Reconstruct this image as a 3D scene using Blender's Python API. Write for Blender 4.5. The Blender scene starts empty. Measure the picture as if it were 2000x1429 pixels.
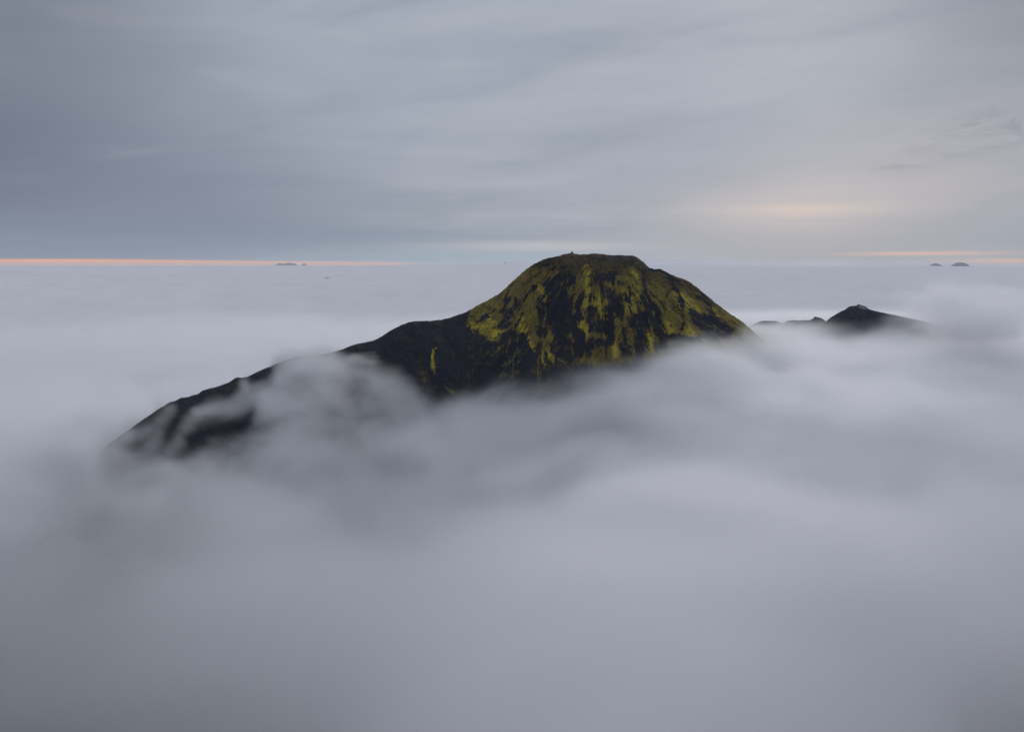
import bpy, math
import numpy as np

R = math.radians
scene = bpy.context.scene
COL = scene.collection

# ----------------------------------------------------------------- camera
# metres; the camera (a drone) hovers at the origin and looks along +Y
FPX, CX, CY, HOR = 1376.0, 1000.0, 714.5, 515.0
PITCH = math.atan((CY - HOR) / FPX)
cam = bpy.data.cameras.new("camera")
cam_o = bpy.data.objects.new("camera", cam)
COL.objects.link(cam_o)
cam.sensor_fit = 'HORIZONTAL'
cam.sensor_width = 36.0
cam.lens = 36.0 * FPX / 2000.0
cam.clip_start = 0.5
cam.clip_end = 200000.0
cam_o.location = (0, 0, 0)
cam_o.rotation_euler = (R(90) - PITCH, 0, 0)
scene.camera = cam_o

# ----------------------------------------------------------------- render
scene.view_settings.view_transform = 'Standard'
scene.view_settings.look = 'None'
scene.view_settings.gamma = 1.0
scene.view_settings.exposure = 0.0
scene.view_settings.use_curve_mapping = False
cy = scene.cycles
cy.use_denoising = True
cy.max_bounces = 12
cy.diffuse_bounces = 3
cy.glossy_bounces = 2
cy.volume_bounces = 6
cy.transparent_max_bounces = 16
cy.volume_step_rate = 2.5
cy.volume_max_steps = 512
cy.use_adaptive_sampling = True
cy.adaptive_threshold = 0.02


# ------------------------------------------------ node expression helper
class N:
    """A tiny wrapper so node maths can be written as expressions."""
    tree = None

    def __init__(s, sock): s.s = sock

    @staticmethod
    def math(op, *a):
        n = N.tree.nodes.new('ShaderNodeMath'); n.operation = op
        for i, v in enumerate(a):
            if isinstance(v, N): N.tree.links.new(v.s, n.inputs[i])
            else: n.inputs[i].default_value = float(v)
        return N(n.outputs[0])

    def __add__(a, b): return N.math('ADD', a, b)
    __radd__ = __add__
    def __sub__(a, b): return N.math('SUBTRACT', a, b)
    def __rsub__(a, b): return N.math('SUBTRACT', b, a)
    def __mul__(a, b): return N.math('MULTIPLY', a, b)
    __rmul__ = __mul__
    def __truediv__(a, b): return N.math('DIVIDE', a, b)


def nexp(a): return N.math('EXPONENT', a)
def nclamp(a): return N.math('MINIMUM', N.math('MAXIMUM', a, 0.0), 1.0)


def nsmooth(a, lo, hi):
    n = N.tree.nodes.new('ShaderNodeMapRange'); n.interpolation_type = 'SMOOTHSTEP'
    N.tree.links.new(a.s, n.inputs['Value'])
    n.inputs['From Min'].default_value = lo; n.inputs['From Max'].default_value = hi
    return N(n.outputs[0])


def nvec(x, y, z):
    n = N.tree.nodes.new('ShaderNodeCombineXYZ')
    for i, v in enumerate((x, y, z)):
        if isinstance(v, N): N.tree.links.new(v.s, n.inputs[i])
        else: n.inputs[i].default_value = float(v)
    return N(n.outputs[0])


def nnoise(vec, scale, detail=4.0, rough=0.5, dist=0.0):
    n = N.tree.nodes.new('ShaderNodeTexNoise')
    N.tree.links.new(vec.s, n.inputs['Vector'])
    n.inputs['Scale'].default_value = scale; n.inputs['Detail'].default_value = detail
    n.inputs['Roughness'].default_value = rough; n.inputs['Distortion'].default_value = dist
    return N(n.outputs[0])


def nmix(f, a, b):
    n = N.tree.nodes.new('ShaderNodeMix'); n.data_type = 'RGBA'
    if isinstance(f, N): N.tree.links.new(f.s, n.inputs[0])
    else: n.inputs[0].default_value = f
    for i, v in ((6, a), (7, b)):
        if isinstance(v, N): N.tree.links.new(v.s, n.inputs[i])
        else: n.inputs[i].default_value = (*v, 1.0)
    return N(n.outputs[2])


def nattr(name):
    n = N.tree.nodes.new('ShaderNodeAttribute'); n.attribute_name = name
    return N(n.outputs['Fac'])


def lin(r, g, b):
    f = lambda c: (c / 255 / 12.92) if c / 255 <= 0.04045 else ((c / 255 + 0.055) / 1.055) ** 2.4
    return (f(r), f(g), f(b))


# ------------------------------------------------------------------ world
SUN_EL, SUN_AZ = 22.0, 22.0          # low behind the overcast, right of the view
world = bpy.data.worlds.new("World")
scene.world = world
world.use_nodes = True
wt = world.node_tree
wt.nodes.clear()
N.tree = wt
tc = wt.nodes.new('ShaderNodeTexCoord')
sep = wt.nodes.new('ShaderNodeSeparateXYZ')
wt.links.new(tc.outputs['Generated'], sep.inputs[0])
dx, dy, dz = (N(sep.outputs[i]) for i in range(3))
DEG = 180 / math.pi
az = N.math('ARCTAN2', dx, dy) * DEG                 # degrees right of the view
el = N.math('ARCSINE', dz) * DEG                     # degrees above the horizon
# the overcast as a layer: direction projected on a plane overhead, so that streaks
# close up towards the horizon the way a real cloud sheet does
inv = 1.0 / N.math('MAXIMUM', dz + 0.06, 0.05) if False else N.math('DIVIDE', 1.0, N.math('MAXIMUM', dz + 0.06, 0.03))
u, v = dx * inv, dy * inv


def gauss(a0, e0, sa, se, p=None):
    """An elliptical soft patch centred on azimuth a0, elevation e0 (degrees)."""
    a, b = (az - a0) * (1 / sa), (el - e0) * (1 / se)
    return nexp((a * a + b * b) * -1.0)


def pa(px, py):
    """photo position -> azimuth, elevation in degrees (used to note where cloud features lie)"""
    x, y, z = (px - CX) / FPX, 1.0, -(py - CY) / FPX
    c, s = math.cos(-PITCH), math.sin(-PITCH)
    y, z = y * c - z * s, y * s + z * c
    return math.degrees(math.atan2(x, y)), math.degrees(math.atan2(z, math.hypot(x, y)))


wob = nnoise(nvec(az * 0.035, el * 0.12, 3.0), 1.0, 4, 0.55)
sheet = nnoise(nvec(u * 0.35, v * 0.8, 0.0), 1.0, 6, 0.55, 0.3)
fine = nnoise(nvec(az * 0.12, el * 0.55, 7.0), 1.0, 6, 0.6, 0.5)
streak = nnoise(nvec(az * 0.05, el * 1.4, 11.0), 1.0, 5, 0.55)

base = nmix(nsmooth(sheet, 0.25, 0.75), lin(157, 165, 179), lin(173, 179, 191))
base = nmix(nsmooth(fine, 0.42, 0.75) * 0.35, base, lin(176, 181, 192))


def over(col, target, fac): return nmix(nclamp(fac), col, target)


a, e = pa(-60, 330)
base = over(base, lin(98, 104, 124), gauss(a, e, 13, 8) * (0.7 + 0.5 * wob))
a, e = pa(350, 400)
base = over(base, lin(129, 136, 155), gauss(a, e, 17, 5.5) * (0.45 + 0.7 * wob))
a, e = pa(-50, -40)
base = over(base, lin(112, 118, 130), gauss(a, e, 12, 8) * 0.75)  # lens falloff at the upper left corner, put into the sky colour
a, e = pa(2060, -20)
base = over(base, lin(104, 108, 117), gauss(a, e, 8, 9) * 0.45)  # same corner falloff on the right, painted into the sky
a, e = pa(1330, 300)
base = over(base, lin(150, 158, 174), gauss(a, e, 10, 4) * 0.6)
a, e = pa(1850, 330)
base = over(base, lin(172, 171, 179), gauss(a, e, 10, 4.5) * (0.4 + 0.7 * fine))
# long slanting sweeps and a darker bank low on the left
sw = nnoise(nvec(az * 0.055 + el * 0.03, el * 0.30 - az * 0.05, 21.0), 1.0, 4, 0.5, 0.6)
base = over(base, lin(134, 145, 162), nsmooth(sw, 0.46, 0.82) * 0.5)
base = over(base, lin(184, 188, 198), nsmooth(1.0 - sw, 0.48, 0.86) * 0.3)
a, e = pa(200, 455)
base = over(base, lin(116, 125, 146), gauss(a, e, 20, 1.1) * (0.35 + 0.7 * streak))
# blue-grey belt just above the cloud sea
belt = nexp((el - 1.6) * (el - 1.6) * -0.35)
base = over(base, lin(138, 153, 172), belt * (0.35 + 0.9 * (streak - 0.2)) * 0.95)
a, e = pa(950, 503)
base = over(base, lin(152, 172, 187), gauss(a, e, 13, 0.75) * 0.9)
a, e = pa(1060, 481)
base = over(base, lin(181, 184, 194), gauss(a, e, 8.5, 0.42) * 0.95)
a, e = pa(1720, 450)
base = over(base, lin(150, 160, 174), gauss(a, e, 12, 1.3) * 0.7)
# warm break in the clouds
a, e = pa(1560, 405)
base = over(base, lin(192, 185, 190), gauss(a, e, 8.5, 2.3) * (0.25 + 1.0 * streak))
base = over(base, lin(212, 197, 188), gauss(a, e - 0.15, 4.6, 0.7) * (0.8 * streak + 0.9 * fine - 0.35))
# thin dark scud low on the right
a, e = pa(1930, 255)
base = over(base, lin(120, 126, 140), gauss(a, e, 4.5, 1.3) * nsmooth(nnoise(nvec(az * 0.28, el * 0.9, 2.0), 1.0, 6, 0.65, 0.8), 0.45, 0.7) * 0.6)
a, e = pa(1790, 322)
base = over(base, lin(138, 142, 155), gauss(a, e, 2.5, 0.35) * nsmooth(fine, 0.4, 0.6) * 0.8)
# afterglow slit between the sheet and the cloud sea, on the left and far right
slit_top = 0.28 + (streak - 0.5) * 0.2
a, e = pa(1000, 515)
edge = nsmooth(az, -5.5, -36.0)
top = slit_top * (0.35 + edge * 0.9)
slit = nsmooth(top - el, -0.03, 0.05) * nsmooth(az, -6.5, -10.0)
base = over(base, lin(255, 172, 112), slit * 0.97)
a, e = pa(1990, 518)
base = over(base, lin(226, 180, 150), gauss(a, e + 0.2, 4.0, 0.2) * 1.3)
a, e = pa(1800, 495)
base = over(base, lin(214, 180, 168), gauss(a, e, 4.6, 0.13) * (0.3 + 1.1 * streak) * 1.2)
a, e = pa(1600, 516)
base = over(base, lin(198, 182, 184), gauss(a, e, 4.5, 0.2) * 0.7)

sky = wt.nodes.new('ShaderNodeTexSky')
sky.sky_type = 'NISHITA'
sky.sun_disc = False
sky.sun_elevation = R(SUN_EL)
sky.sun_rotation = R(SUN_AZ)
bg1 = wt.nodes.new('ShaderNodeBackground')          # the clear sky above, much veiled
wt.links.new(sky.outputs[0], bg1.inputs[0])
bg1.inputs[1].default_value = 0.05
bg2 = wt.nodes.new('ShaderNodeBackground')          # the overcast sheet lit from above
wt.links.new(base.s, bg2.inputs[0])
# an overcast sky is brighter overhead than near the horizon; boosted out of view to brighten the fog
# unseen sky dimmed to the left and behind, lifted right, to shape the fog's light
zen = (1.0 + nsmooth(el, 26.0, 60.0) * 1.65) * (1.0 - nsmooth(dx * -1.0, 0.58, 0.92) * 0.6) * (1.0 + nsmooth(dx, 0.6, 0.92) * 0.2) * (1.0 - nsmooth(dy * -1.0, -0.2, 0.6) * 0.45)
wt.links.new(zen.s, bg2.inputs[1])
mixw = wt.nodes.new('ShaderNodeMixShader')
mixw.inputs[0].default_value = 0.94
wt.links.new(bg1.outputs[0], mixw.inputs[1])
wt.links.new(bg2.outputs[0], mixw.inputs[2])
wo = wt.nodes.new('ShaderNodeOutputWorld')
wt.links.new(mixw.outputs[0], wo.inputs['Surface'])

sun = bpy.data.lights.new("sun", 'SUN')
sun.energy = 0.5
sun.angle = R(20)
sun.color = (1.0, 0.93, 0.86)
sun_o = bpy.data.objects.new("sun", sun)
COL.objects.link(sun_o)
sun_o.rotation_euler = (R(90 - SUN_EL), 0, R(180 - SUN_AZ))       # veiled light from the right, high in the sheet


# ------------------------------------------------------------ array noise
class Lattice:
    def __init__(s, seed, n=32):
        s.n = n
        s.g = np.random.default_rng(seed).random((n, n, n)).astype(np.float32)

    def __call__(s, x, y, z):
        n = s.n
        xi, yi, zi = np.floor(x), np.floor(y), np.floor(z)
        fx, fy, fz = x - xi, y - yi, z - zi
        fx = fx * fx * (3 - 2 * fx); fy = fy * fy * (3 - 2 * fy); fz = fz * fz * (3 - 2 * fz)
        xi = xi.astype(np.int32) % n; yi = yi.astype(np.int32) % n; zi = zi.astype(np.int32) % n
        xj, yj, zj = (xi + 1) % n, (yi + 1) % n, (zi + 1) % n
        g = s.g
        a = g[xi, yi, zi] * (1 - fx) + g[xj, yi, zi] * fx
        b = g[xi, yj, zi] * (1 - fx) + g[xj, yj, zi] * fx
        c = g[xi, yi, zj] * (1 - fx) + g[xj, yi, zj] * fx
        d = g[xi, yj, zj] * (1 - fx) + g[xj, yj, zj] * fx
        return (a * (1 - fy) + b * fy) * (1 - fz) + (c * (1 - fy) + d * fy) * fz


LAT = [Lattice(i) for i in range(8)]


def fbm(x, y, z, octv=4, gain=0.5, seed=0):
    """-1..1 fractal noise on arrays (float32)."""
    x, y, z = np.broadcast_arrays(x, y, z)
    x = x.astype(np.float32); y = y.astype(np.float32); z = z.astype(np.float32)
    out, amp, tot = 0, 1.0, 0
    ca, sa = math.cos(0.65), math.sin(0.65)
    for o in range(octv):
        out = out + amp * (LAT[(seed + o) % 8](x + 3.7 * o + seed * 5.1, y + 1.3 * o, z) - 0.5) * 2
        tot += amp; amp *= gain
        x, y = (x * ca - y * sa) * 2.03, (x * sa + y * ca) * 2.03
        z = z * 2.01
    return out / tot * 1.4


def ss(a, lo, hi):
    t = np.clip((a - lo) / (hi - lo), 0, 1)
    return t * t * (3 - 2 * t)


def smax(a, b, k):
    h = np.clip(0.5 + 0.5 * (a - b) / k, 0, 1)
    return b * (1 - h) + a * h + k * h * (1 - h)


CP, SP = math.cos(PITCH), math.sin(PITCH)


def project(x, y, z):
    """world -> photo pixels"""
    f = y * CP - z * SP
    up = y * SP + z * CP
    f = np.maximum(f, 1e-3)
    return CX + FPX * x / f, CY - FPX * up / f


def pix(px, py):
    """photo pixel -> azimuth (rad), tangent of elevation"""
    x = (px - CX) / FPX; u_ = -(py - CY) / FPX
    y = CP + SP * u_; z = -SP + CP * u_
    return np.arctan2(x, y), z / np.hypot(x, y)


def at(px, py, rng=None, z=None):
    """the point seen at a photo pixel at a horizontal range, or at a height"""
    a_, t = pix(px, py)
    if rng is None: rng = z / t
    return rng * math.sin(a_), rng * math.cos(a_), rng * t


def grid_mesh(name, X, Y, Z, mat, attrs=None, smooth=True):
    ny, nx = X.shape
    me = bpy.data.meshes.new(name)
    co = np.stack([X, Y, Z], -1).reshape(-1, 3).astype(np.float32)
    idx = np.arange(nx * ny).reshape(ny, nx)
    f = np.stack([idx[:-1, :-1], idx[:-1, 1:], idx[1:, 1:], idx[1:, :-1]], -1).reshape(-1, 4)
    me.vertices.add(len(co)); me.vertices.foreach_set('co', co.ravel())
    me.loops.add(f.size); me.loops.foreach_set('vertex_index', f.ravel().astype(np.int32))
    me.polygons.add(len(f)); me.polygons.foreach_set('loop_start', np.arange(0, f.size, 4, dtype=np.int32))
    me.update(calc_edges=True)
    me.polygons.foreach_set('use_smooth', np.full(len(f), smooth))
    for k, val in (attrs or {}).items():
        at_ = me.attributes.new(k, 'FLOAT', 'POINT')
        at_.data.foreach_set('value', val.astype(np.float32).ravel())
    me.materials.append(mat)
    o = bpy.data.objects.new(name, me)
    COL.objects.link(o)
    return o


def new_mat(name):
    m = bpy.data.materials.new(name); m.use_nodes = True
    m.node_tree.nodes.clear(); N.tree = m.node_tree
    return m


def finish(m, color, rough=0.95, bump=None, bump_d=1.0, bump_s=1.0, spec=0.2):
    t = m.node_tree
    b = t.nodes.new('ShaderNodeBsdfPrincipled')
    if isinstance(color, N): t.links.new(color.s, b.inputs['Base Color'])
    else: b.inputs['Base Color'].default_value = (*color, 1)
    b.inputs['Roughness'].default_value = rough
    b.inputs['Specular IOR Level'].default_value = spec
    if bump is not None:
        bn = t.nodes.new('ShaderNodeBump')
        bn.inputs['Distance'].default_value = bump_d; bn.inputs['Strength'].default_value = bump_s
        t.links.new(bump.s, bn.inputs['Height']); t.links.new(bn.outputs[0], b.inputs['Normal'])
    o = t.nodes.new('ShaderNodeOutputMaterial')
    t.links.new(b.outputs[0], o.inputs['Surface'])
    return m


def npos():
    n = N.tree.nodes.new('ShaderNodeNewGeometry')
    s = N.tree.nodes.new('ShaderNodeSeparateXYZ')
    N.tree.links.new(n.outputs['Position'], s.inputs[0])
    return N(n.outputs['Position']), [N(s.outputs[i]) for i in range(3)]


# --------------------------------------------------------------- mountain
SIL = np.array([(60, 1060), (110, 972), (150, 914), (184, 884), (216, 863), (255.6, 835.6), (280.8, 817.6), (306, 801), (313.2, 795.5), (318, 794), (331.2, 784.5),
    (340, 783.5), (352.8, 776.8), (362, 776.4), (385.2, 769), (396, 761.8), (424.8, 754.6), (446.4, 746.3), (458, 738.5), (464.4, 736.3), (470, 737.6), (478.8, 737),
    (496.8, 728.3), (525.6, 716), (554.4, 704), (576, 697), (600, 696), (622.8, 693.4), (644.4, 689.3), (666, 682.2), (684, 675.4),
    (705.6, 669.3), (720, 667), (727, 665.5), (741.6, 658.8), (763, 644.4), (784.8, 634), (798, 629), (806.4, 627.4), (838.8, 626.3), (852, 625.2), (856, 624.4), (860, 625), (887.5, 617.5),
    (908.5, 609.8), (933, 595.8), (954, 585.3), (975, 573), (989, 560.8), (1010, 540.8), (1027.5, 525.8), (1045, 514.2),
    (1059, 507.6), (1073, 503), (1087, 501.0), (1101, 496.3), (1109.8, 494.8), (1118, 494.2), (1125.5, 496), (1136, 497), (1148, 495.8), (1157, 495), (1178, 496),
    (1195.5, 498.6), (1216.5, 498.3), (1235.8, 499.3), (1244.5, 502.2), (1255, 509.3), (1263.8, 517.7), (1269, 523.2),
    (1277.8, 525.6), (1288.3, 524.8), (1295.3, 527.3), (1307.5, 534.5), (1325, 541.3), (1342.5, 547.8), (1360, 559),
    (1377.5, 574.6), (1395, 588.6), (1412.5, 602.6), (1430, 614.8), (1447.5, 625.5), (1465, 641.3), (1477, 651.8),
    (1520, 692), (1600, 765), (1700, 850)], float)
DCX, DCY = 112.0, 905.0                         # dome centre
# crest of the ridge that runs from the dome down towards the left
RID = np.array([at(px, np.interp(px, SIL[:, 0], SIL[:, 1]), r) for px, r in
                ((1010, 905), (950, 893), (900, 880), (850, 866), (800, 850), (741, 826), (684, 800), (622, 775), (560, 748), (500, 722), (440, 695),
                 (385, 672), (331, 648), (281, 622), (216, 588), (120, 552), (60, 530))])

xs = np.arange(-470, 480.1, 1.25)
ys = np.arange(440, 1130.1, 1.25)
MX, MY = np.meshgrid(xs, ys)
dxm, dym = MX - DCX, MY - DCY
rho = np.hypot(dxm, dym)
phi = np.arctan2(dym, dxm)                     # 0 right, -90 deg towards the camera
ww = fbm(MX / 90, MY / 90, np.zeros_like(MX), 3, 0.5, 2)
warp = 1 + 0.05 * ww
# radial profiles of the dome on its right and left flank, (radius, height)
rp = np.array([(0, 13), (60, 12), (84, 10), (100, 1), (112, -7), (125, -9), (148, -22), (168, -38), (190, -60), (212, -90), (260, -135), (330, -200), (380, -235), (700, -330)])
lp = np.array([(0, 13), (30, 12), (55, 5), (78, -9), (100, -30), (122, -47), (150, -62), (190, -90), (240, -130), (330, -205), (380, -240), (700, -330)])
fp = np.array([(0, 13), (28, 9), (44, 2), (60, -14), (78, -38), (96, -64), (116, -92), (140, -120), (175, -152), (230, -195), (320, -245), (700, -330)])
zr = np.interp(rho * warp, rp[:, 0], rp[:, 1]); zl = np.interp(rho * warp, lp[:, 0], lp[:, 1]); zf = np.interp(rho * warp, fp[:, 0], fp[:, 1])
wr = np.clip(np.cos(phi), 0, 1) ** 1.6; wl = np.clip(-np.cos(phi), 0, 1) ** 1.6; wf = np.clip(np.abs(np.sin(phi)), 0, 1) ** 1.6
dome = (zr * wr + zl * wl + zf * wf) / (wr + wl + wf)
# ridge
best = np.full(MX.shape, 1e9); rz = np.zeros(MX.shape); rs = np.zeros(MX.shape); side = np.zeros(MX.shape)
acc = 0.0
for i in range(len(RID) - 1):
    p, q = RID[i], RID[i + 1]
    L = math.hypot(q[0] - p[0], q[1] - p[1])
    tx, ty = (q[0] - p[0]) / L, (q[1] - p[1]) / L
    t = np.clip(((MX - p[0]) * tx + (MY - p[1]) * ty) / L, 0, 1 if i < len(RID) - 2 else 3)
    ex, ey = MX - (p[0] + t * L * tx), MY - (p[1] + t * L * ty)
    d = np.hypot(ex, ey)
    m = d < best
    best = np.where(m, d, best)
    rz = np.where(m, p[2] + (q[2] - p[2]) * t, rz)
    rs = np.where(m, acc + t * L, rs)
    side = np.where(m, -(ex * -ty + ey * tx), side)
    acc += L
front = side < 0     # sign fixed below by test against the camera side
if front[np.argmin(np.abs(ys - 560)), np.argmin(np.abs(xs - (-180)))] == False: front = ~front
db = best * (1 + 0.08 * ww)
drop_f = np.where(db < 14, db * db / 28 * 0.8, (db - 7) * 0.8) * 0.92
drop_b = np.where(db < 14, db * db / 28 * 0.8, (db - 7) * 0.8) * 1.05
ridge = rz - np.where(front, drop_f, drop_b)
H = smax(dome, ridge, 14.0)
base_z = -262 + 10 * ww
# rills and ribs running down the slope
sd = phi * 150 + 6 * ww
down = np.clip(rho, 0, 400)
rib = fbm(sd / 22, down / 130, np.zeros_like(MX), 4, 0.55, 1)
rib = 1 - np.abs(rib) * 2.0
rib2 = fbm(sd / 8 + 9, down / 60, np.ones_like(MX), 3, 0.5, 4)
rr = fbm(rs / 26, best / 120, np.zeros_like(MX), 4, 0.55, 3)
rr2 = fbm(rs / 7, best / 50, np.ones_like(MX), 3, 0.5, 5)
wdome = ss(dome - ridge, -6, 10)
steep = ss(rho, 40, 90)
rough_ = fbm(MX / 9, MY / 9, H / 12, 4, 0.55, 6)
H = H + wdome * (steep * (rib * 6.0 - 3.6 + rib2 * 2.4)) + (1 - wdome) * ss(best, 6, 50) * (rr * 4.0 + rr2 * 1.3) + rough_ * 1.1 * (0.3 + ss(best, 0, 20) * 0.7)
H = smax(H, base_z, 20.0)
H0 = H.copy()

# settle the skyline: raise or lower the crest gently until it stands as high as it should
MA = np.arctan2(MX, MY); MR = np.hypot(MX, MY)
nb = 620
ta, te = pix(SIL[:, 0], SIL[:, 1])
edges = np.linspace(ta[0], ta[-1], nb + 1); mid = (edges[1:] + edges[:-1]) / 2
tgt = np.interp(mid, ta, te) + 0.8 / FPX * fbm(mid * 260, mid * 0, mid * 0, 4, 0.7, 3)
bins = np.clip(((MA - ta[0]) / (ta[-1] - ta[0]) * nb).astype(int), 0, nb - 1)
inside = (MA > ta[0]) & (MA < ta[-1])
for it in range(14):
    T = H / MR
    cur = np.full(nb, -9.0)
    np.maximum.at(cur, bins[inside], T[inside])
    dlt = np.where(cur > -5, tgt - cur, 0)
    dlt = np.convolve(np.pad(dlt, 2, 'edge'), [.1, .2, .4, .2, .1], 'valid')
    dm = np.interp(MA, mid, dlt)
    near_top = ss(T - np.interp(MA, mid, cur), -0.085, -0.005)
    H = H + dm * MR * near_top * 0.8
print("skyline error", np.abs(dlt[10:-10]).max() * FPX, "px; move", (H - H0).min(), (H - H0).max())

# moss: which parts of the slope carry it
PX, PY = project(MX, MY, H)
fn = fbm(MX / 5, MY / 5, H / 9, 4, 0.6, 2)
strk = fbm(sd / 5.0, down / 46, np.ones_like(MX) * 2, 4, 0.6, 7)
qx = PX + 7 * fbm(sd / 9, down / 22, np.ones_like(MX) * 3, 3, 0.55, 3)
qy = PY + 9 * fbm(sd / 11, down / 20, np.ones_like(MX) * 5, 3, 0.55, 5)


def seg(x0, y0, x1, y1, w0, w1):
    """soft stroke between two spots on the slope"""
    L2 = (x1 - x0) ** 2 + (y1 - y0) ** 2 + 1e-6
    t = np.clip(((qx - x0) * (x1 - x0) + (qy - y0) * (y1 - y0)) / L2, 0, 1)
    d = np.hypot(qx - x0 - t * (x1 - x0), qy - y0 - t * (y1 - y0))
    w = w0 + (w1 - w0) * t
    return np.clip(1.25 - d / w, 0, 1)


lowx = np.array([880, 906, 914, 922, 940, 948, 962, 980, 1000, 1020, 1034, 1048, 1062, 1080, 1100, 1150, 1500])
lowy = np.array([600, 622, 640, 654, 655, 664, 674, 668, 652, 656, 672, 692, 716, 722, 716, 720, 720])
moss = ss(np.interp(qx, lowx, lowy) - qy, -6, 8)
moss *= ss(qx, 900, 916) * (1 + 0.10 * ss(qx, 1270, 1320))
dark = 0
for s_ in ((1072, 556, 1112, 550, 14, 12), (1103, 532, 1104, 552, 5, 9), (1080, 565, 1092, 640, 22, 20), (1092, 640, 1110, 700, 15, 12),
           (1100, 575, 1118, 640, 15, 14), (1040, 560, 1024, 585, 5, 4), (1052, 590, 1060, 650, 8, 7), (1056, 668, 1050, 700, 5, 5),
           (1168, 550, 1198, 538, 9, 9), (1172, 556, 1190, 585, 9, 8), (1190, 570, 1200, 600, 8, 9), (1207, 585, 1212, 606, 13, 11), (1192, 600, 1200, 660, 9, 9),
           (1150, 605, 1165, 640, 9, 16), (1160, 637, 1188, 638, 15, 14), (1128, 680, 1188, 668, 11, 9), (1130, 645, 1128, 690, 8, 10),
           (1140, 575, 1130, 600, 6, 5), (1128, 600, 1136, 620, 6, 6),
           (1236, 632, 1262, 622, 15, 14), (1246, 640, 1250, 690, 15, 13), (1258, 527, 1264, 612, 4.5, 6), (1232, 560, 1226, 590, 3.5, 3.5),
           (1272, 600, 1276, 650, 5, 6), (1284, 630, 1292, 676, 8, 10), (1215, 640, 1218, 690, 4, 7),
           (1308, 538, 1332, 600, 5.5, 4), (1332, 620, 1330, 640, 3, 3), (1350, 612, 1384, 622, 8, 10), (1360, 628, 1400, 652, 11, 8), (1374, 578, 1410, 642, 6, 7),
           (1395, 618, 1425, 648, 4, 4), (1300, 658, 1420, 656, 8, 6), (1268, 522, 1296, 530, 5, 4), (1312, 560, 1300, 580, 3, 4), (1180, 500, 1240, 505, 3, 3),
           (990, 604, 984, 636, 10, 9), (996, 572, 980, 600, 4, 4), (1010, 580, 1000, 615, 3, 4), (1018, 610, 1008, 640, 4, 4), (950, 610, 938, 628, 4, 4), (962, 602, 950, 618, 3, 3),
           (1070, 690, 1074, 730, 4, 5), (1094, 668, 1090, 720, 4, 4), (1082, 640, 1084, 690, 3, 3)):
    dark = np.maximum(dark, seg(*s_)) if not np.isscalar(dark) else seg(*s_)
moss = moss * 1.62 - 1.0 - 0.95 * ss(dark, 0.0, 0.95) * moss
extra = np.maximum(seg(851, 680, 849, 704, 3, 5), seg(848, 706, 852, 728, 6, 4))
extra = np.maximum(extra, 0.8 * np.maximum(seg(993, 662, 988, 690, 2.2, 2.2), seg(1012, 655, 1000, 735, 2, 2)))
extra = np.maximum(extra, 0.8 * np.maximum(seg(1070, 735, 1066, 760, 3, 3), seg(1050, 690, 1052, 735, 3, 3)))
moss = np.maximum(moss, extra * 0.75)
hid = ss(MY, 905, 940)                      # the far side: plain patchy moss
moss = moss * (1 - hid) + hid * 0.7 * ss(fbm(sd / 30, down / 60, np.zeros_like(MX), 4, 0.6, 1), -0.2, 0.3) * ss(H, -120, -60)
bright = np.zeros_like(MX)
for s_ in ((925, 640, 975, 655, 14, 16), (950, 610, 965, 640, 9, 12), (1015, 620, 1040, 680, 10, 10), (1075, 690, 1082, 715, 8, 7), (1056, 690, 1064, 712, 6, 5), (1140, 620, 1140, 650, 13, 12),
           (1165, 590, 1185, 615, 16, 14), (1195, 640, 1205, 690, 9, 7), (1225, 580, 1235, 605, 14, 12), (1272, 650, 1275, 680, 6, 9), (1305, 635, 1310, 650, 9, 8), (1345, 640, 1355, 655, 10, 7),
           (1330, 580, 1360, 605, 18, 14), (1390, 605, 1420, 640, 7, 7), (1050, 560, 1060, 575, 8, 8), (1145, 525, 1152, 600, 7, 11), (1240, 535, 1248, 575, 8, 8), (849, 680, 850, 728, 5, 6)):
    bright = np.maximum(bright, seg(*s_))
bright = ss(bright, 0.1, 0.9)
brown = ss(np.interp(qx, [1000, 1060, 1120, 1240, 1300, 1400], [530, 520, 538, 522, 560, 600]) - qy, -14, 8)

m_rock = new_mat("mossy_lava")
pos, (gx, gy, gz) = npos()
bt = nattr('bright'); mo = nattr('moss'); br = nattr('brown'); cs_ = nattr('across'); cd_ = nattr('down')
an = nnoise(nvec(cs_ * 0.085, cd_ * 0.022, gz * 0.02), 1.0, 6, 0.62, 0.4); an2 = nnoise(nvec(cs_ * 0.5, cd_ * 0.10, 4.0), 1.0, 5, 0.6, 0.3)
n1 = nnoise(pos, 0.55, 8, 0.68); n2 = nnoise(pos, 0.11, 5, 0.6); n3 = nnoise(pos, 1.6, 6, 0.7)
rockc = nmix(nsmooth(n1, 0.35, 0.7), (0.009, 0.0115, 0.021), (0.028, 0.029, 0.038))
rockc = nmix(nsmooth(n3, 0.62, 0.8) * 0.35, rockc, (0.06, 0.065, 0.075))
rockc = nmix(nsmooth(n2 + (an - 0.5) * 1.2, 0.45, 0.75) * 0.6, rockc, (0.046, 0.040, 0.040))
mossc = nmix(nsmooth(n1, 0.3, 0.7), (0.085, 0.066, 0.024), (0.285, 0.215, 0.046))
mossc = nmix(nsmooth(n2, 0.4, 0.7) * 0.55, mossc, (0.16, 0.135, 0.036))
mossc = nmix(br * (0.55 + 0.45 * nsmooth(n2, 0.35, 0.6)), mossc, (0.088, 0.066, 0.030))
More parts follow.
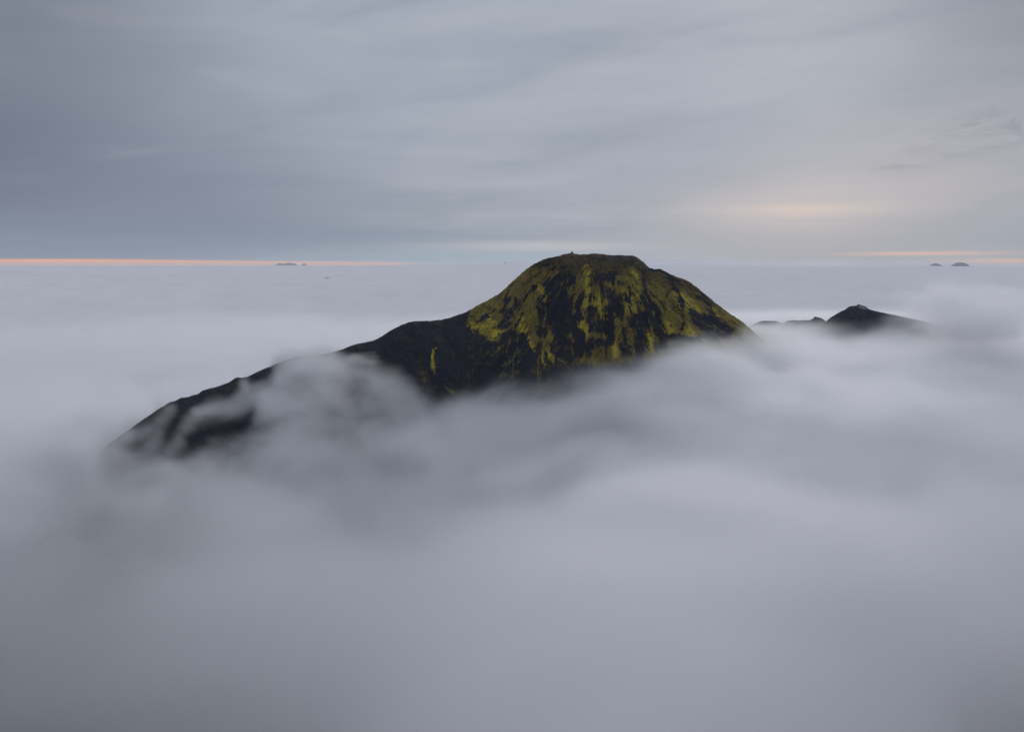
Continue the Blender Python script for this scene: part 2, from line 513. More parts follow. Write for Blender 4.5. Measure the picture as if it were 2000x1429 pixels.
mk = nsmooth(mo + ((an - 0.5) * 2.4 + (an2 - 0.5) * 2.2) * nsmooth(cd_, 35.0, 90.0) + (n2 - 0.5) * 1.6 + (n1 - 0.5) * 1.7 + (n3 - 0.5) * 1.3 - br * 0.12, 0.26, 0.66)
mossc = nmix(bt * (0.6 + 0.4 * nsmooth(n1, 0.3, 0.6)), mossc, (0.44, 0.345, 0.045))
col = nmix(mk, rockc, mossc)
finish(m_rock, col, 0.95, n1 + n3 * 0.4 + mk * 0.35, 2.2, 0.9, 0.12)
mount = grid_mesh("mountain", MX, MY, H, m_rock, {'moss': moss, 'brown': brown, 'bright': bright, 'across': sd * wdome + rs * (1 - wdome), 'down': down * wdome + best * (1 - wdome)})
mount['kind'] = 'structure'
mount['label'] = 'dark volcanic mountain patched with green moss rising out of the cloud'


# -------------------------------------------------------------- far peaks
def peak(name, label, sil, rng, depth, mat, rock=2.0, foot=-230, res=2.0, slope=0.8, flip=1.0, kind='structure'):
    """A crest that stands where its skyline says, with real slopes before and behind."""
    sil = np.array(sil, float)
    a_, t_ = pix(sil[:, 0], sil[:, 1])
    rng_ = rng if np.ndim(rng) else np.full(len(sil), float(rng))
    cx = rng_ * np.sin(a_); cyv = rng_ * np.cos(a_); cz = rng_ * t_
    gx_ = np.arange(cx.min() - depth * 0.4, cx.max() + depth * 0.4, res)
    gy_ = np.arange(cyv.min() - depth, cyv.max() + depth, res)
    X, Y = np.meshgrid(gx_, gy_)
    yc = np.interp(X, cx, cyv); 
    # perspective: the crest height at the azimuth of the point
    A = np.arctan2(X, Y)
    Rc = np.interp(A, a_, rng_)
    zc = np.interp(A, a_, t_) * Rc
    ov = np.maximum(a_[0] - A, 0) * Rc + np.maximum(A - a_[-1], 0) * Rc
    zc = zc - ov * slope
    d = np.abs(np.hypot(X, Y) - Rc)
    k = 3 * res
    dd = np.sqrt(d * d + k * k) - k
    nn = fbm(X / (25 * res), Y / (25 * res), zc / 50, 4, 0.55, 3)
    Z = zc - dd * slope * (1 + 0.25 * nn) + rock * fbm(X / (5 * res), Y / (12 * res), X * 0, 4, 0.55, 5) * ss(d, res, 10 * res)
    Z = np.maximum(Z, foot)
    o = grid_mesh(name, X, Y, Z, mat)
    o['kind'] = kind; o['label'] = label
    return o


m_dark = new_mat("bare_lava")
pos, _ = npos()
n1 = nnoise(pos, 0.25, 8, 0.65); n2 = nnoise(pos, 0.03, 5, 0.6)
_pc = at(1685, 599, 1150)
cpx, (gx, gy, gz) = npos()
ex_, ey_, ez_ = (gx - _pc[0]) * 0.09, (gy - _pc[1]) * 0.05, (gz - _pc[2]) * 0.22
cap = nsmooth(nexp((ex_ * ex_ + ey_ * ey_ + ez_ * ez_) * -1.0) + (n1 - 0.5) * 0.6, 0.42, 0.6)
finish(m_dark, nmix(cap, nmix(nsmooth(n1, 0.35, 0.7), (0.008, 0.011, 0.021), (0.045, 0.046, 0.056)), (0.17, 0.155, 0.165)), 0.95, n1, 2.0, 0.8, 0.1)
peak("rear_peak", "small dark peak with a pale rocky cap beyond the mountain's right foot",
     [(1560, 668), (1600, 640), (1613.6, 627.4), (1622, 620), (1633, 613.4), (1642, 608), (1650, 605), (1656, 600), (1661, 597.5), (1667, 597.4), (1672.4, 596.6), (1676.6, 593.4), (1684, 596), (1692, 598.6),
      (1697.6, 604), (1720, 609.6), (1748, 615.2), (1776, 621), (1787, 623.5), (1830, 633), (1900, 652), (1960, 680)], 1150, 260, m_dark, 2.0, -240, 2.5)
peak("rear_ridge", "low jagged ridge half lost in cloud between mountain and rear peak",
     [(1430, 645), (1465, 636), (1479, 630), (1486, 627), (1493, 626), (1504, 626.8), (1515.6, 626.6), (1523, 630), (1529.6, 631.6), (1536, 627.5), (1540.8, 626), (1552, 625), (1563, 626), (1572, 625), (1580, 625.6), (1585, 623.5), (1588, 622.2), (1591, 618),
      (1597, 619.3), (1605, 621.6), (1610, 625), (1616, 629), (1640, 650)], 1190, 240, m_dark, 2.0, -240, 2.5)
m_far = new_mat("hazed_rock")
finish(m_far, (0.07, 0.10, 0.17), 1.0)  # blue haze of distance put into the base colour

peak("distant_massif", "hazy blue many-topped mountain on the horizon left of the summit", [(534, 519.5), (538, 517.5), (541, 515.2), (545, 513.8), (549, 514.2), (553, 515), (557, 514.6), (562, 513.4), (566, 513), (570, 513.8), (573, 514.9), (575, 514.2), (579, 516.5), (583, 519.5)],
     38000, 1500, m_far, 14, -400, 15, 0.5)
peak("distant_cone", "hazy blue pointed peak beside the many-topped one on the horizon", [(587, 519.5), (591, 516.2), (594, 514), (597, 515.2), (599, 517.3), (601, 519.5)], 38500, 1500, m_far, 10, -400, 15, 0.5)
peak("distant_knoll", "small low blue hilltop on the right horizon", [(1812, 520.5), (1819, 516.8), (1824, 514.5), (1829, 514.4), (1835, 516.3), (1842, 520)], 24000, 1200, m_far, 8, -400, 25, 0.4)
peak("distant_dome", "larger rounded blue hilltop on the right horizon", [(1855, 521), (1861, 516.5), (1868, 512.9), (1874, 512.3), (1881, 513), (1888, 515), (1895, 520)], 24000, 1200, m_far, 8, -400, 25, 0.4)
peak("cloud_islet", "faint dark hilltop barely breaking the cloud on the left", [(626, 546.5), (631, 544.6), (636, 542.8), (640, 542.2), (646, 543.2), (652, 544.3), (662, 546), (690, 547), (704, 546), (712, 544.6), (719, 544.3), (726, 546)], 4600, 300, m_dark, 3, -300, 5, 0.35)

# ------------------------------------------------------------------ ground
m_gr = new_mat("plain")
pos, _ = npos()
n1 = nnoise(pos, 0.004, 8, 0.6)
finish(m_gr, nmix(nsmooth(n1, 0.4, 0.65), (0.014, 0.017, 0.024), (0.030, 0.034, 0.026)), 1.0)
gxs = np.linspace(-60000, 60000, 61)
GX, GY = np.meshgrid(gxs, gxs)
g = grid_mesh("ground", GX, GY, np.full_like(GX, -262.0), m_gr)
g['kind'] = 'structure'


# --------------------------------------------------------------- fog shape
# spots where the fog's top is seen: photo position, range (or None with a height), extinction per metre,
# how solid the cloud is underneath (0 open down to the dark ground .. 1 dense cloud)
CTRL = [
    (1477, 648, 900, None, .035, 1), (1400, 660, 800, None, .035, 1), (1300, 680, 755, None, .032, .95), (1230, 692, 745, None, .030, .8),
    (1160, 708, 745, None, .022, .4), (1060, 752, 755, None, .016, 0), (950, 752, 765, None, .018, 0), (850, 765, 755, None, .020, 0),
    (700, 800, 710, None, .026, 0), (560, 845, 650, None, .024, 0), (420, 868, 635, None, .020, 0), (300, 884, 595, None, .018, 0),
    (180, 868, 560, None, .022, 0), (60, 850, 550, None, .022, 0), (-150, 850, 550, None, .018, 0),
    (900, 775, 650, None, .024, 0), (820, 850, 600, None, .024, 0), (1010, 815, 610, None, .022, .1), (1250, 846, 550, None, .022, .7), (1450, 844, 560, None, .020, .7), (1650, 858, 560, None, .016, .55), (1900, 872, 560, None, .012, .3),
    (1350, 755, 650, None, .032, 1), (1550, 740, 700, None, .034, 1), (1750, 760, 650, None, .024, .9), (1950, 765, 650, None, .016, .5),
    (1100, 866, 500, None, .022, .6), (1250, 932, 430, None, .026, .95), (1500, 950, 400, None, .032, 1), (1200, 1050, 300, None, .036, 1), (1150, 1250, 215, None, .028, .95), (1100, 1450, 150, None, .013, .5),
    (1500, 1150, 270, None, .030, .95), (1500, 1400, 180, None, .011, .4), (1750, 1000, 360, None, .013, .4), (1950, 1000, 360, None, .0055, .05), (1950, 1200, 260, None, .0026, 0), (1950, 1400, 190, None, .0012, 0),
    (1750, 1350, 200, None, .0055, .1),
    (500, 915, 480, None, .022, 0), (200, 980, 430, None, .0065, 0), (-50, 1000, 420, None, .006, 0), (450, 1010, 380, None, .016, 0), (200, 1150, 280, None, .0036, 0), (0, 1250, 260, None, .0014, 0),
    (100, 1400, 200, None, .0013, 0), (350, 1350, 210, None, .0018, 0), (600, 1400, 180, None, .0038, 0), (650, 1200, 240, None, .0052, 0), (800, 1050, 330, None, .022, .35), (950, 950, 420, None, .024, .6), (900, 1250, 220, None, .015, .6), (850, 1420, 170, None, .0110, .35),
    (700, 950, 450, None, .022, .1),
    (100, 840, None, -144, .018, .6), (100, 780, None, -142, .025, 1), (250, 760, None, -138, .025, 1), (400, 710, None, -132, .025, 1), (150, 690, None, -130, .025, .9), (550, 665, None, -122, .03, 1),
    (300, 650, None, -120, .03, 1), (700, 625, None, -112, .03, 1), (300, 610, None, -108, .03, 1), (900, 590, None, -100, .03, 1), (-200, 700, None, -130, .02, .9), (-200, 620, None, -108, .03, 1),
    (1500, 627, 1170, None, .03, 1), (1590, 627, 1130, None, .03, 1), (1680, 634, 1080, None, .03, .9), (1780, 618, 1120, None, .03, .9), (1950, 655, 1050, None, .02, .6), (1700, 690, 900, None, .03, 1), (1950, 700, 880, None, .02, .6),
    (1700, 600, None, -102, .03, 1), (1500, 600, None, -98, .03, 1), (2200, 660, None, -98, .03, 1), (1250, 585, None, -94, .03, 1), (1900, 595, None, -96, .03, 1),
]
CP_ = []
for px_, py_, r_, z_, sg_, c_ in CTRL:
    q = at(px_, py_, rng=r_, z=z_)
    CP_.append((q[0], q[1], q[2], sg_, c_))
CP_ += [(0, 2200, -88, .03, 1), (-1600, 1800, -98, .03, 1), (1700, 1800, -88, .03, 1), (0, -200, -105, .014, .5), (-500, -200, -110, .01, .2), (500, -200, -105, .01, .2),
        (0, 3500, -84, .03, 1), (3000, 1500, -90, .03, 1), (-3000, 1500, -96, .03, 1), (0, -3000, -90, .03, 1), (-3000, -2000, -90, .03, 1), (3000, -2000, -90, .03, 1)]
CP_ = np.array(CP_)


def lp_(x, y):
    """plan position in (bearing, log distance), where the fog's features keep a steady size"""
    r = np.hypot(x, y + 40.0) + 30.0
    return np.arctan2(x, y + 40.0), np.log(r)


_a, _l = lp_(CP_[:, 0], CP_[:, 1])
_K = lambda d2: 0.5 * d2 * np.log(d2 + 1e-9)
_n = len(CP_)
_A = np.zeros((_n + 3, _n + 3))
_A[:_n, :_n] = _K((_a[:, None] - _a) ** 2 + (_l[:, None] - _l) ** 2) + np.eye(_n) * 0.012
_A[:_n, _n] = 1; _A[:_n, _n + 1] = _a; _A[:_n, _n + 2] = _l
_A[_n:, :_n] = _A[:_n, _n:].T
_rhs = np.zeros((_n + 3, 3)); _rhs[:_n, 0] = CP_[:, 2]; _rhs[:_n, 1] = np.log(CP_[:, 3]); _rhs[:_n, 2] = CP_[:, 4]
_W = np.linalg.solve(_A, _rhs)


def fog_maps(x, y):
    """fog top, extinction, solidity at plan positions: a smooth sheet through the spots above"""
    x = np.asarray(x, float); y = np.asarray(y, float)
    a, l = lp_(x, y)
    out = [_W[_n, k] + _W[_n + 1, k] * a + _W[_n + 2, k] * l for k in range(3)]
    for i in range(_n):
        f = _K((a - _a[i]) ** 2 + (l - _l[i]) ** 2)
        for k in range(3): out[k] = out[k] + _W[i, k] * f
    far = ss(np.hypot(x, y), 1900, 3000)
    top = np.clip(out[0], -165, -78) * (1 - far) - 88 * far
    sg = np.exp(np.clip(out[1], math.log(.0003), math.log(.04)))
    co = np.clip(out[2], 0, 1) * (1 - far) + far
    return [top, sg, co]


def cloud_surface(x, y):
    """upper surface of the dense cloud below the soft fog"""
    r = np.hypot(x, y)
    t, sg, co = fog_maps(x, y)
    far = ss(r, 1000, 2400)
    roll = fbm(x / 520, y / 900, x * 0, 4, 0.5, 4)
    roll2 = fbm(x / 3200, y / 5200, x * 0, 4, 0.5, 6)
    t = t - (32 + 120 * (1 - np.clip(co, 0, 1)) ** 1.25 + 130 * ss(0.25 - np.clip(co, 0, 1), 0, 0.25)) * (1 - far)
    t = t + roll * (6 + 12 * far) * (1 - ss(r, 9000, 20000) * 0.5) + roll2 * 16 * ss(r, 2500, 9000)
    t = t + fbm(x / 150, y / 260, x * 0, 3, 0.45, 2) * 9 * ss(r, 1300, 2200) * (1 - ss(r, 6000, 12000))
    return t


nr, na = 620, 900
rr_ = np.concatenate([np.linspace(0, 40, 6)[:-1], np.geomspace(40, 60000, nr)])
aa_ = np.concatenate([np.linspace(-180, -62, 60)[:-1], np.linspace(-62, 62, na), np.linspace(62, 180, 60)[1:]])
AA, RR = np.meshgrid(np.radians(aa_), rr_)
SX, SY = RR * np.sin(AA), RR * np.cos(AA)
SZ = cloud_surface(SX, SY)
# far rolls that make the cloud horizon
pxa = CX + FPX * np.tan(np.clip(AA, -1.2, 1.2)) / CP * 1.0
hz = np.interp(pxa, [-300, 0, 200, 420, 640, 800, 900, 1000, 1050, 1200, 1300, 1450, 1600, 1700, 1800, 1900, 1950, 2000, 2300],
               [518, 517.6, 517.4, 517.6, 518, 516, 514, 511.5, 511.5, 514, 516.5, 519, 521, 520, 518.2, 519, 521.5, 521.5, 522])
tz = -(hz + 1.2 - HOR) / FPX / 1.02
w_ = ss(RR, 9000, 14000) * (1 - ss(RR, 17000, 26000) * 0.0)
SZ = SZ * (1 - w_) + (tz * 15000 + fbm(SX / 2600, SY / 3000, SX * 0, 4, 0.5, 1) * 11 - ss(RR, 15000, 40000) * 90) * w_
# nearer swell whose edge draws a line on the left
SZ = SZ + 26 * np.exp(-((RR - 7000) / 1300) ** 2) * ss(-AA, 0.0, 0.35)

m_cl = new_mat("cloud_top")
finish(m_cl, (0.635, 0.615, 0.62), 1.0, spec=0.0)
cs = grid_mesh("cloud_sea", SX, SY, SZ, m_cl)
cs['kind'] = 'stuff'
cs['label'] = 'smooth grey sea of cloud reaching to the horizon around the mountain'
cs['category'] = 'cloud'

# ------------------------------------------------------------- fog volume
VOX = 5.0
vx = np.arange(-1100, 1100.1, VOX); vy = np.arange(40, 1800.1, VOX); vz = np.arange(-260, -9.9, VOX)
nx_, ny_, nz_ = len(vx), len(vy), len(vz)
VX, VY = np.meshgrid(vx, vy, indexing='ij')
TOP, SIG, _c = (m_.astype(np.float32) for m_ in fog_maps(VX, VY))
X3 = vx[:, None, None].astype(np.float32); Y3 = vy[None, :, None].astype(np.float32); Z3 = vz[None, None, :].astype(np.float32)
wx = fbm(X3 / 120, Y3 / 120, Z3 / 70, 2, 0.5, 1)
wy = fbm(X3 / 120 + 7, Y3 / 120, Z3 / 70, 2, 0.5, 2)
big = fbm(X3 / 210 + wx * 0.35, Y3 / 170 + wy * 0.35, Z3 / 110, 3, 0.5, 3)
small = fbm(X3 / 62 + wx * 1.1, Y3 / 46 + wy * 1.1, Z3 / 34 + wx * 0.5, 4, 0.6, 5)
del wx, wy
calm = ((1 - 0.75 * ss(np.hypot(VX, VY), 850, 1250)) * (0.4 + 0.6 * ss(np.hypot(VX, VY), 300, 540)))[:, :, None].astype(np.float32)
hgt = TOP[:, :, None] - Z3 + (big * 9 + small * 12) * calm


def blob(px, py, rng, sx, sy, sz, amp):
    """a bank of mist hanging in front of the slope"""
    cx, cy_, cz = at(px, py, rng)
    return amp * np.exp(-((X3 - cx) / sx) ** 2 - ((Y3 - cy_) / sy) ** 2 - ((Z3 - cz) / sz) ** 2)


mist = blob(1880, 612, 1000, 82, 40, 36, 64)
mist = np.maximum(mist, blob(1520, 640, 1130, 55, 40, 12, 30))
inm = ss(mist, 4, 30)
hgt = np.maximum(hgt, mist - 16 + (small * 40 + big * 14) * inm)
del mist, inm
dens = ss(hgt, -11, 36 - 14 * _c[:, :, None]) * np.clip(1 + (0.55 * big + 0.45 * small) * calm, 0.15, 2)
dens = dens * dens
fade = ss(VX, -1100, -950) * (1 - ss(VX, 950, 1095)) * ss(VY, 40, 70) * (1 - ss(VY, 1150, 1780))
dens = (dens * fade[:, :, None] * SIG[:, :, None] * 1.6).astype(np.float32)
dens[dens < 6e-5] = 0
print("fog voxels", dens.size, "filled", (dens > 0).mean())


def volume_object(name, dens, x0, y0, z0, vox, mat):
    nx, ny, nz = dens.shape
    me = bpy.data.meshes.new(name)
    src = bpy.data.meshes.new(name + "_samples")
    # the samples ride on the object's own points, x fastest
    n = dens.size
    me.vertices.add(n)
    co = np.zeros((n, 3), np.float32)
    co[:, 0] = np.tile(np.linspace(x0, x0 + (nx - 1) * vox, nx), ny * nz)
    co[:, 1] = np.tile(np.repeat(np.linspace(y0, y0 + (ny - 1) * vox, ny), nx), nz)
    co[:, 2] = np.repeat(np.linspace(z0, z0 + (nz - 1) * vox, nz), nx * ny)
    me.vertices.foreach_set('co', co.ravel())
    a = me.attributes.new('amount', 'FLOAT', 'POINT')
    a.data.foreach_set('value', np.ascontiguousarray(dens.transpose(2, 1, 0)).ravel())
    bpy.data.meshes.remove(src)
    me.materials.append(mat)
    o = bpy.data.objects.new(name, me); COL.objects.link(o)
    ng = bpy.data.node_groups.new(name + "_nodes", 'GeometryNodeTree')
    ng.interface.new_socket('Geometry', in_out='INPUT', socket_type='NodeSocketGeometry')
    ng.interface.new_socket('Geometry', in_out='OUTPUT', socket_type='NodeSocketGeometry')
    N.tree = ng
    gi = ng.nodes.new('NodeGroupInput'); go = ng.nodes.new('NodeGroupOutput')
    p = ng.nodes.new('GeometryNodeInputPosition'); sp = ng.nodes.new('ShaderNodeSeparateXYZ')
    ng.links.new(p.outputs[0], sp.inputs[0])
    ii = []
    for k, (c0, cn) in enumerate(((x0, nx), (y0, ny), (z0, nz))):
        q = (N(sp.outputs[k]) - c0) * (1.0 / vox) + 0.5
        q = N.math('FLOOR', N.math('MINIMUM', N.math('MAXIMUM', q, 0.0), cn - 1 + 0.4))
        ii.append(q)
    # integer index (kept in integer maths: the grid holds millions of samples)
    def imath(op, a_, b_):
        m = ng.nodes.new('FunctionNodeIntegerMath'); m.operation = op
        for i, v_ in enumerate((a_, b_)):
            if isinstance(v_, N): ng.links.new(v_.s, m.inputs[i])
            else: m.inputs[i].default_value = int(v_)
        return N(m.outputs[0])
    fi = []
    for q in ii:
        c = ng.nodes.new('FunctionNodeFloatToInt'); ng.links.new(q.s, c.inputs[0]); fi.append(N(c.outputs[0]))
    idx = imath('ADD', fi[0], imath('MULTIPLY', imath('ADD', fi[1], imath('MULTIPLY', fi[2], ny)), nx))
    na_ = ng.nodes.new('GeometryNodeInputNamedAttribute'); na_.data_type = 'FLOAT'; na_.inputs[0].default_value = 'amount'
    si = ng.nodes.new('GeometryNodeSampleIndex'); si.data_type = 'FLOAT'; si.domain = 'POINT'
    ng.links.new(gi.outputs[0], si.inputs['Geometry'])
    ng.links.new(na_.outputs[0], si.inputs['Value'])
    ng.links.new(idx.s, si.inputs['Index'])
    vc = ng.nodes.new('GeometryNodeVolumeCube')
    ng.links.new(si.outputs[0], vc.inputs['Density'])
    vc.inputs['Background'].default_value = 0.0
    vc.inputs['Min'].default_value = (x0, y0, z0)
    vc.inputs['Max'].default_value = (x0 + (nx - 1) * vox, y0 + (ny - 1) * vox, z0 + (nz - 1) * vox)
    vc.inputs['Resolution X'].default_value = nx
    vc.inputs['Resolution Y'].default_value = ny
    vc.inputs['Resolution Z'].default_value = nz
    sm = ng.nodes.new('GeometryNodeSetMaterial'); sm.inputs['Material'].default_value = mat
    ng.links.new(vc.outputs[0], sm.inputs['Geometry'])
    ng.links.new(sm.outputs[0], go.inputs[0])
    md = o.modifiers.new('fog', 'NODES'); md.node_group = ng
    return o


m_fog = bpy.data.materials.new("fog"); m_fog.use_nodes = True
t = m_fog.node_tree; t.nodes.clear()
pv = t.nodes.new('ShaderNodeVolumePrincipled')
pv.inputs['Color'].default_value = (0.964, 0.962, 0.968, 1)
pv.inputs['Density'].default_value = 1.0
pv.inputs['Anisotropy'].default_value = 0.52
mo_ = t.nodes.new('ShaderNodeOutputMaterial')
t.links.new(pv.outputs[0], mo_.inputs['Volume'])
fog = volume_object("fog", dens, vx[0], vy[0], vz[0], VOX, m_fog)
fog['kind'] = 'stuff'
fog['label'] = 'soft grey fog drifting over the slopes and filling the foreground'

# ------------------------------------------- mist clinging to the ridge
V2 = 3.0
wx_ = np.arange(-520, 60.1, V2); wy_ = np.arange(440, 960.1, V2); wz_ = np.arange(-215, -60, V2)
X4 = wx_[:, None, None].astype(np.float32); Y4 = wy_[None, :, None].astype(np.float32); Z4 = wz_[None, None, :].astype(np.float32)
hi = np.clip(((wy_ - ys[0]) / 1.25).round().astype(int), 0, len(ys) - 1)
hj = np.clip(((wx_ - xs[0]) / 1.25).round().astype(int), 0, len(xs) - 1)
HG = H[np.ix_(hi, hj)].T.astype(np.float32)
agl = Z4 - HG[:, :, None]
na = fbm(X4 / 48, Y4 / 48, Z4 / 40, 2, 0.5, 1); nb_ = fbm(X4 / 48 + 5, Y4 / 48, Z4 / 40, 2, 0.5, 4)
nw = fbm(X4 / 34 + na * 1.1, Y4 / 34 + nb_ * 1.1, Z4 / 24 + na * 0.8, 4, 0.6, 6)
nd = fbm(X4 / 17 + na * 1.6, Y4 / 17 + nb_ * 1.6, Z4 / 13 + nb_ * 1.2, 3, 0.6, 2)
PX4, PY4 = project(X4, Y4, Z4)
qx = PX4 + 26 * na + 12 * nw; qy = PY4 + 22 * nb_ + 14 * nw + 5 * nd
vt = np.array([(-100, 760), (60, 775), (150, 806), (205, 838), (240, 852), (262, 884), (350, 888), (430, 868), (480, 846), (500, 800), (516, 745), (532, 702), (556, 678), (640, 674), (668, 696), (700, 714),
               (740, 724), (790, 738), (828, 762), (860, 784), (900, 778), (1000, 752), (1100, 745)], float)
A_ = 0.95 * ss(qy - np.interp(qx, vt[:, 0], vt[:, 1]), -22, 38)
for (x0, y0, x1, y1, w0, w1, op) in ((372, 826, 440, 802, 11, 18, .62), (440, 802, 492, 768, 18, 18, .66), (492, 768, 474, 744, 14, 9, .5), (492, 768, 560, 742, 20, 30, .75),
                                     (395, 812, 425, 790, 9, 9, .4), (300, 868, 318, 805, 20, 12, .34), (335, 872, 360, 850, 14, 12, .4), (250, 850, 290, 830, 22, 12, .35), (205, 880, 252, 846, 26, 20, .75), (620, 712, 740, 712, 14, 12, .5)):
    A_ = np.maximum(A_, op * seg(x0, y0, x1, y1, w0, w1) ** 0.8)
for (x0, y0, x1, y1, w0, w1, op) in ((470, 846, 590, 806, 20, 16, .55), (600, 870, 640, 830, 34, 30, .15), (860, 790, 870, 830, 26, 30, .45)):
    A_ = A_ * (1 - op * np.clip(seg(x0, y0, x1, y1, w0, w1), 0, 1))
layer = np.exp(-np.clip(agl - 4, 0, None) ** 2 / 22 ** 2) * (agl > -7)
d2 = A_ * layer * np.clip(1 + 0.75 * nw + 0.5 * nd, 0.1, 2.2) * 0.058 * (1 + 2.2 * ss(-qx, -235, -150) + 1.1 * np.exp(-((qx - 595) / 62) ** 2))
ef = (ss(wx_, -520, -470) * (1 - ss(wx_, 0, 58)))[:, None, None] * (ss(wy_, 440, 465) * (1 - ss(wy_, 900, 955)))[None, :, None] * (ss(wz_, -215, -205))[None, None, :]
d2 = (d2 * ef).astype(np.float32)
d2[d2 < 3e-4] = 0
del PX4, PY4, qx, qy, A_, layer, na, nb_, nw, nd
mist_o = volume_object("mist", d2, wx_[0], wy_[0], wz_[0], V2, m_fog)
mist_o['kind'] = 'stuff'
mist_o['label'] = 'torn wisps of mist clinging to the dark ridge'

# ------------------------------------------------------------------- haze
m_hz = bpy.data.materials.new("haze"); m_hz.use_nodes = True
t = m_hz.node_tree; t.nodes.clear()
pv = t.nodes.new('ShaderNodeVolumePrincipled')
pv.inputs['Color'].default_value = (0.89, 0.93, 0.98, 1)
pv.inputs['Density'].default_value = 2.0e-5
mo_ = t.nodes.new('ShaderNodeOutputMaterial')
t.links.new(pv.outputs[0], mo_.inputs['Volume'])
me = bpy.data.meshes.new("haze")
x_, y0_, y1_, z0_, z1_ = 62000, -61000, 62000, -264, 110
v_ = [(-x_, y0_, z0_), (x_, y0_, z0_), (x_, y1_, z0_), (-x_, y1_, z0_), (-x_, y0_, z1_), (x_, y0_, z1_), (x_, y1_, z1_), (-x_, y1_, z1_)]
me.from_pydata(v_, [], [(0, 3, 2, 1), (4, 5, 6, 7), (0, 1, 5, 4), (1, 2, 6, 5), (2, 3, 7, 6), (3, 0, 4, 7)])
me.materials.append(m_hz)
hz_o = bpy.data.objects.new("haze", me); COL.objects.link(hz_o)
hz_o['kind'] = 'stuff'; hz_o['label'] = 'thin blue-grey air that pales the farthest hills'

# ------------------------------------------------------- cairn and a bird
rng = np.random.default_rng(5)


def stone(bm_v, bm_f, c, r, sq):
    """a rough rounded stone added to the lists"""
    n0 = len(bm_v); nu, nv = 8, 5
    for j in range(nv + 1):
        th = math.pi * j / nv
        for i in range(nu):
            ph = 2 * math.pi * i / nu
            k = r * (0.82 + 0.36 * rng.random())
            bm_v.append((c[0] + k * math.sin(th) * math.cos(ph), c[1] + k * math.sin(th) * math.sin(ph), c[2] + k * sq * math.cos(th)))
    for j in range(nv):
        for i in range(nu):
            a_ = n0 + j * nu + i; b_ = n0 + j * nu + (i + 1) % nu
            bm_f.append((a_, a_ + nu, b_ + nu, b_))


ca_, ct_ = pix(1118.0, 497.0)
sel = (np.abs(MA - ca_) < 0.0012)
ij = np.argmax(np.where(sel, H / MR, -9)); ij = np.unravel_index(ij, H.shape)
px0, py0, pz0 = MX[ij], MY[ij], H[ij]
V_, F_ = [], []
for lvl, (n_, ring, zz) in enumerate(((7, 1.15, 0.15), (6, 0.85, 0.65), (5, 0.55, 1.15), (3, 0.3, 1.6), (1, 0.0, 2.0))):
    for i in range(n_):
        a_ = 2 * math.pi * (i + 0.5 * (lvl % 2)) / n_
        stone(V_, F_, (ring * math.cos(a_), ring * math.sin(a_), zz), 0.46 + 0.1 * rng.random(), 0.7)
me = bpy.data.meshes.new("cairn"); me.from_pydata(V_, [], F_); me.update()
m_st = new_mat("cairn_stone"); pos, _ = npos()
finish(m_st, nmix(nsmooth(nnoise(pos, 2.5, 5, 0.6), 0.4, 0.65), (0.018, 0.019, 0.024), (0.04, 0.04, 0.045)), 0.95)
me.materials.append(m_st)
o = bpy.data.objects.new("cairn", me); COL.objects.link(o); o.location = (px0, py0, pz0 - 0.1)
o['label'] = 'small pile of dark stones on the highest point of the mossy summit'; o['category'] = 'cairn'

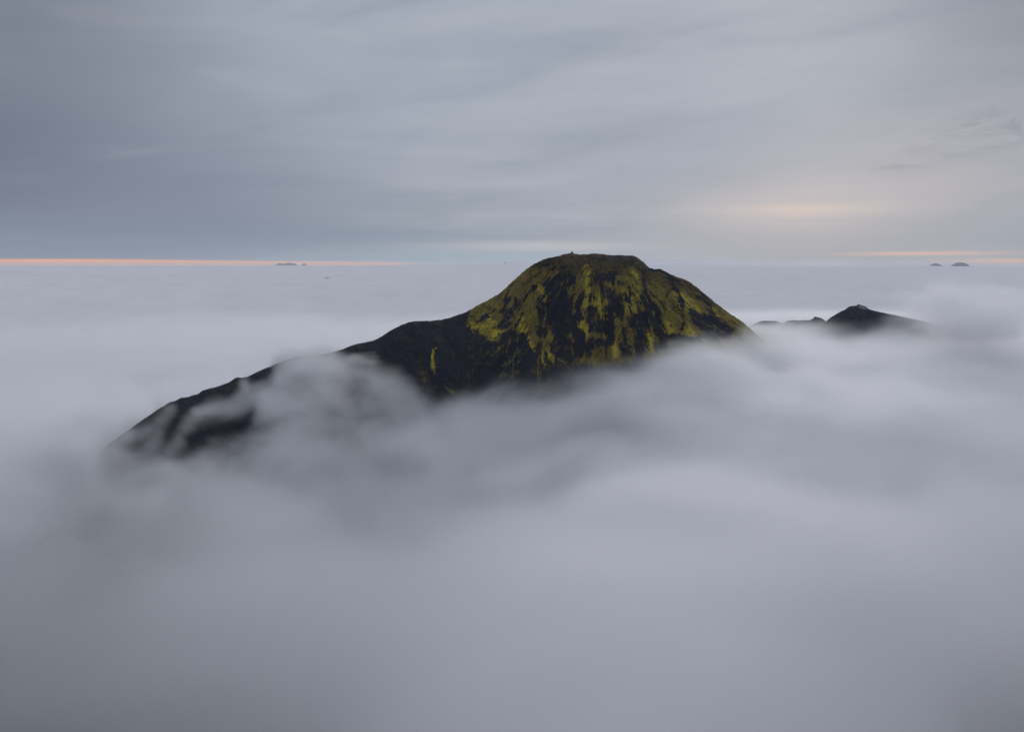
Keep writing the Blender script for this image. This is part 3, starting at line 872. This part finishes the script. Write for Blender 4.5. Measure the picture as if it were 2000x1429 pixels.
# a gliding seabird: one body, wings bent at the wrist, fanned tail
bx, by, bz = at(986.5, 513.5, 300)
V_, F_ = [], []
prof = [(-0.42, .01, 0), (-0.36, .035, 0), (-0.28, .055, .01), (-0.12, .085, 0), (0.05, .09, -.005), (0.2, .075, 0), (0.32, .045, .015), (0.40, .05, .03), (0.47, .038, .035), (0.53, .012, .025), (0.58, .004, .015)]
for (yy, rr_b, zz) in prof:
    for i in range(10):
        a_ = 2 * math.pi * i / 10
        V_.append((rr_b * math.cos(a_), yy, zz + rr_b * 0.85 * math.sin(a_)))
for j in range(len(prof) - 1):
    for i in range(10):
        a_ = j * 10 + i; b_ = j * 10 + (i + 1) % 10
        F_.append((a_, b_, b_ + 10, a_ + 10))
F_.append(tuple(range(9, -1, -1))); F_.append(tuple(range(len(V_) - 10, len(V_))))
for sgn in (-1, 1):
    sec = [(0.05, .12, .20, .04), (0.35, .20, .19, .13), (0.62, .14, .15, .15), (0.88, 0.0, .09, .10), (1.02, -.14, .03, .05)]
    n0 = len(V_)
    for (sx_, yy, ch, zz) in sec:
        for (cy_, cz_) in ((0.5, 0), (0.1, .018), (-0.6, .006), (0.1, -.008)):
            V_.append((sgn * sx_, yy + ch * cy_, zz + cz_))
    for j in range(len(sec) - 1):
        for i in range(4):
            a_ = n0 + j * 4 + i; b_ = n0 + j * 4 + (i + 1) % 4
            F_.append((a_, b_, b_ + 4, a_ + 4))
    F_.append((n0 + len(sec) * 4 - 4, n0 + len(sec) * 4 - 3, n0 + len(sec) * 4 - 2, n0 + len(sec) * 4 - 1))
n0 = len(V_)
V_ += [(-.03, -.3, .02), (.03, -.3, .02), (.12, -.58, 0), (0, -.62, .01), (-.12, -.58, 0), (-.03, -.3, -.01), (.03, -.3, -.01), (.12, -.58, -.012), (0, -.62, -.005), (-.12, -.58, -.012)]
F_ += [(n0, n0 + 1, n0 + 2, n0 + 3, n0 + 4), (n0 + 9, n0 + 8, n0 + 7, n0 + 6, n0 + 5), (n0, n0 + 5, n0 + 6, n0 + 1), (n0 + 1, n0 + 6, n0 + 7, n0 + 2), (n0 + 2, n0 + 7, n0 + 8, n0 + 3), (n0 + 3, n0 + 8, n0 + 9, n0 + 4), (n0 + 4, n0 + 9, n0 + 5, n0)]
me = bpy.data.meshes.new("bird"); me.from_pydata(V_, [], F_); me.update()
m_bd = new_mat("feathers"); pos, _ = npos()
finish(m_bd, nmix(nsmooth(nnoise(pos, 14, 4, 0.6), 0.4, 0.65), (0.03, 0.032, 0.038), (0.08, 0.08, 0.085)), 0.8)
me.materials.append(m_bd)
o = bpy.data.objects.new("bird", me); COL.objects.link(o); o.location = (bx, by, bz); o.rotation_euler = (0.1, 0.45, 0.9)
o['label'] = 'tiny dark bird gliding over the cloud to the left of the summit'; o['category'] = 'bird'
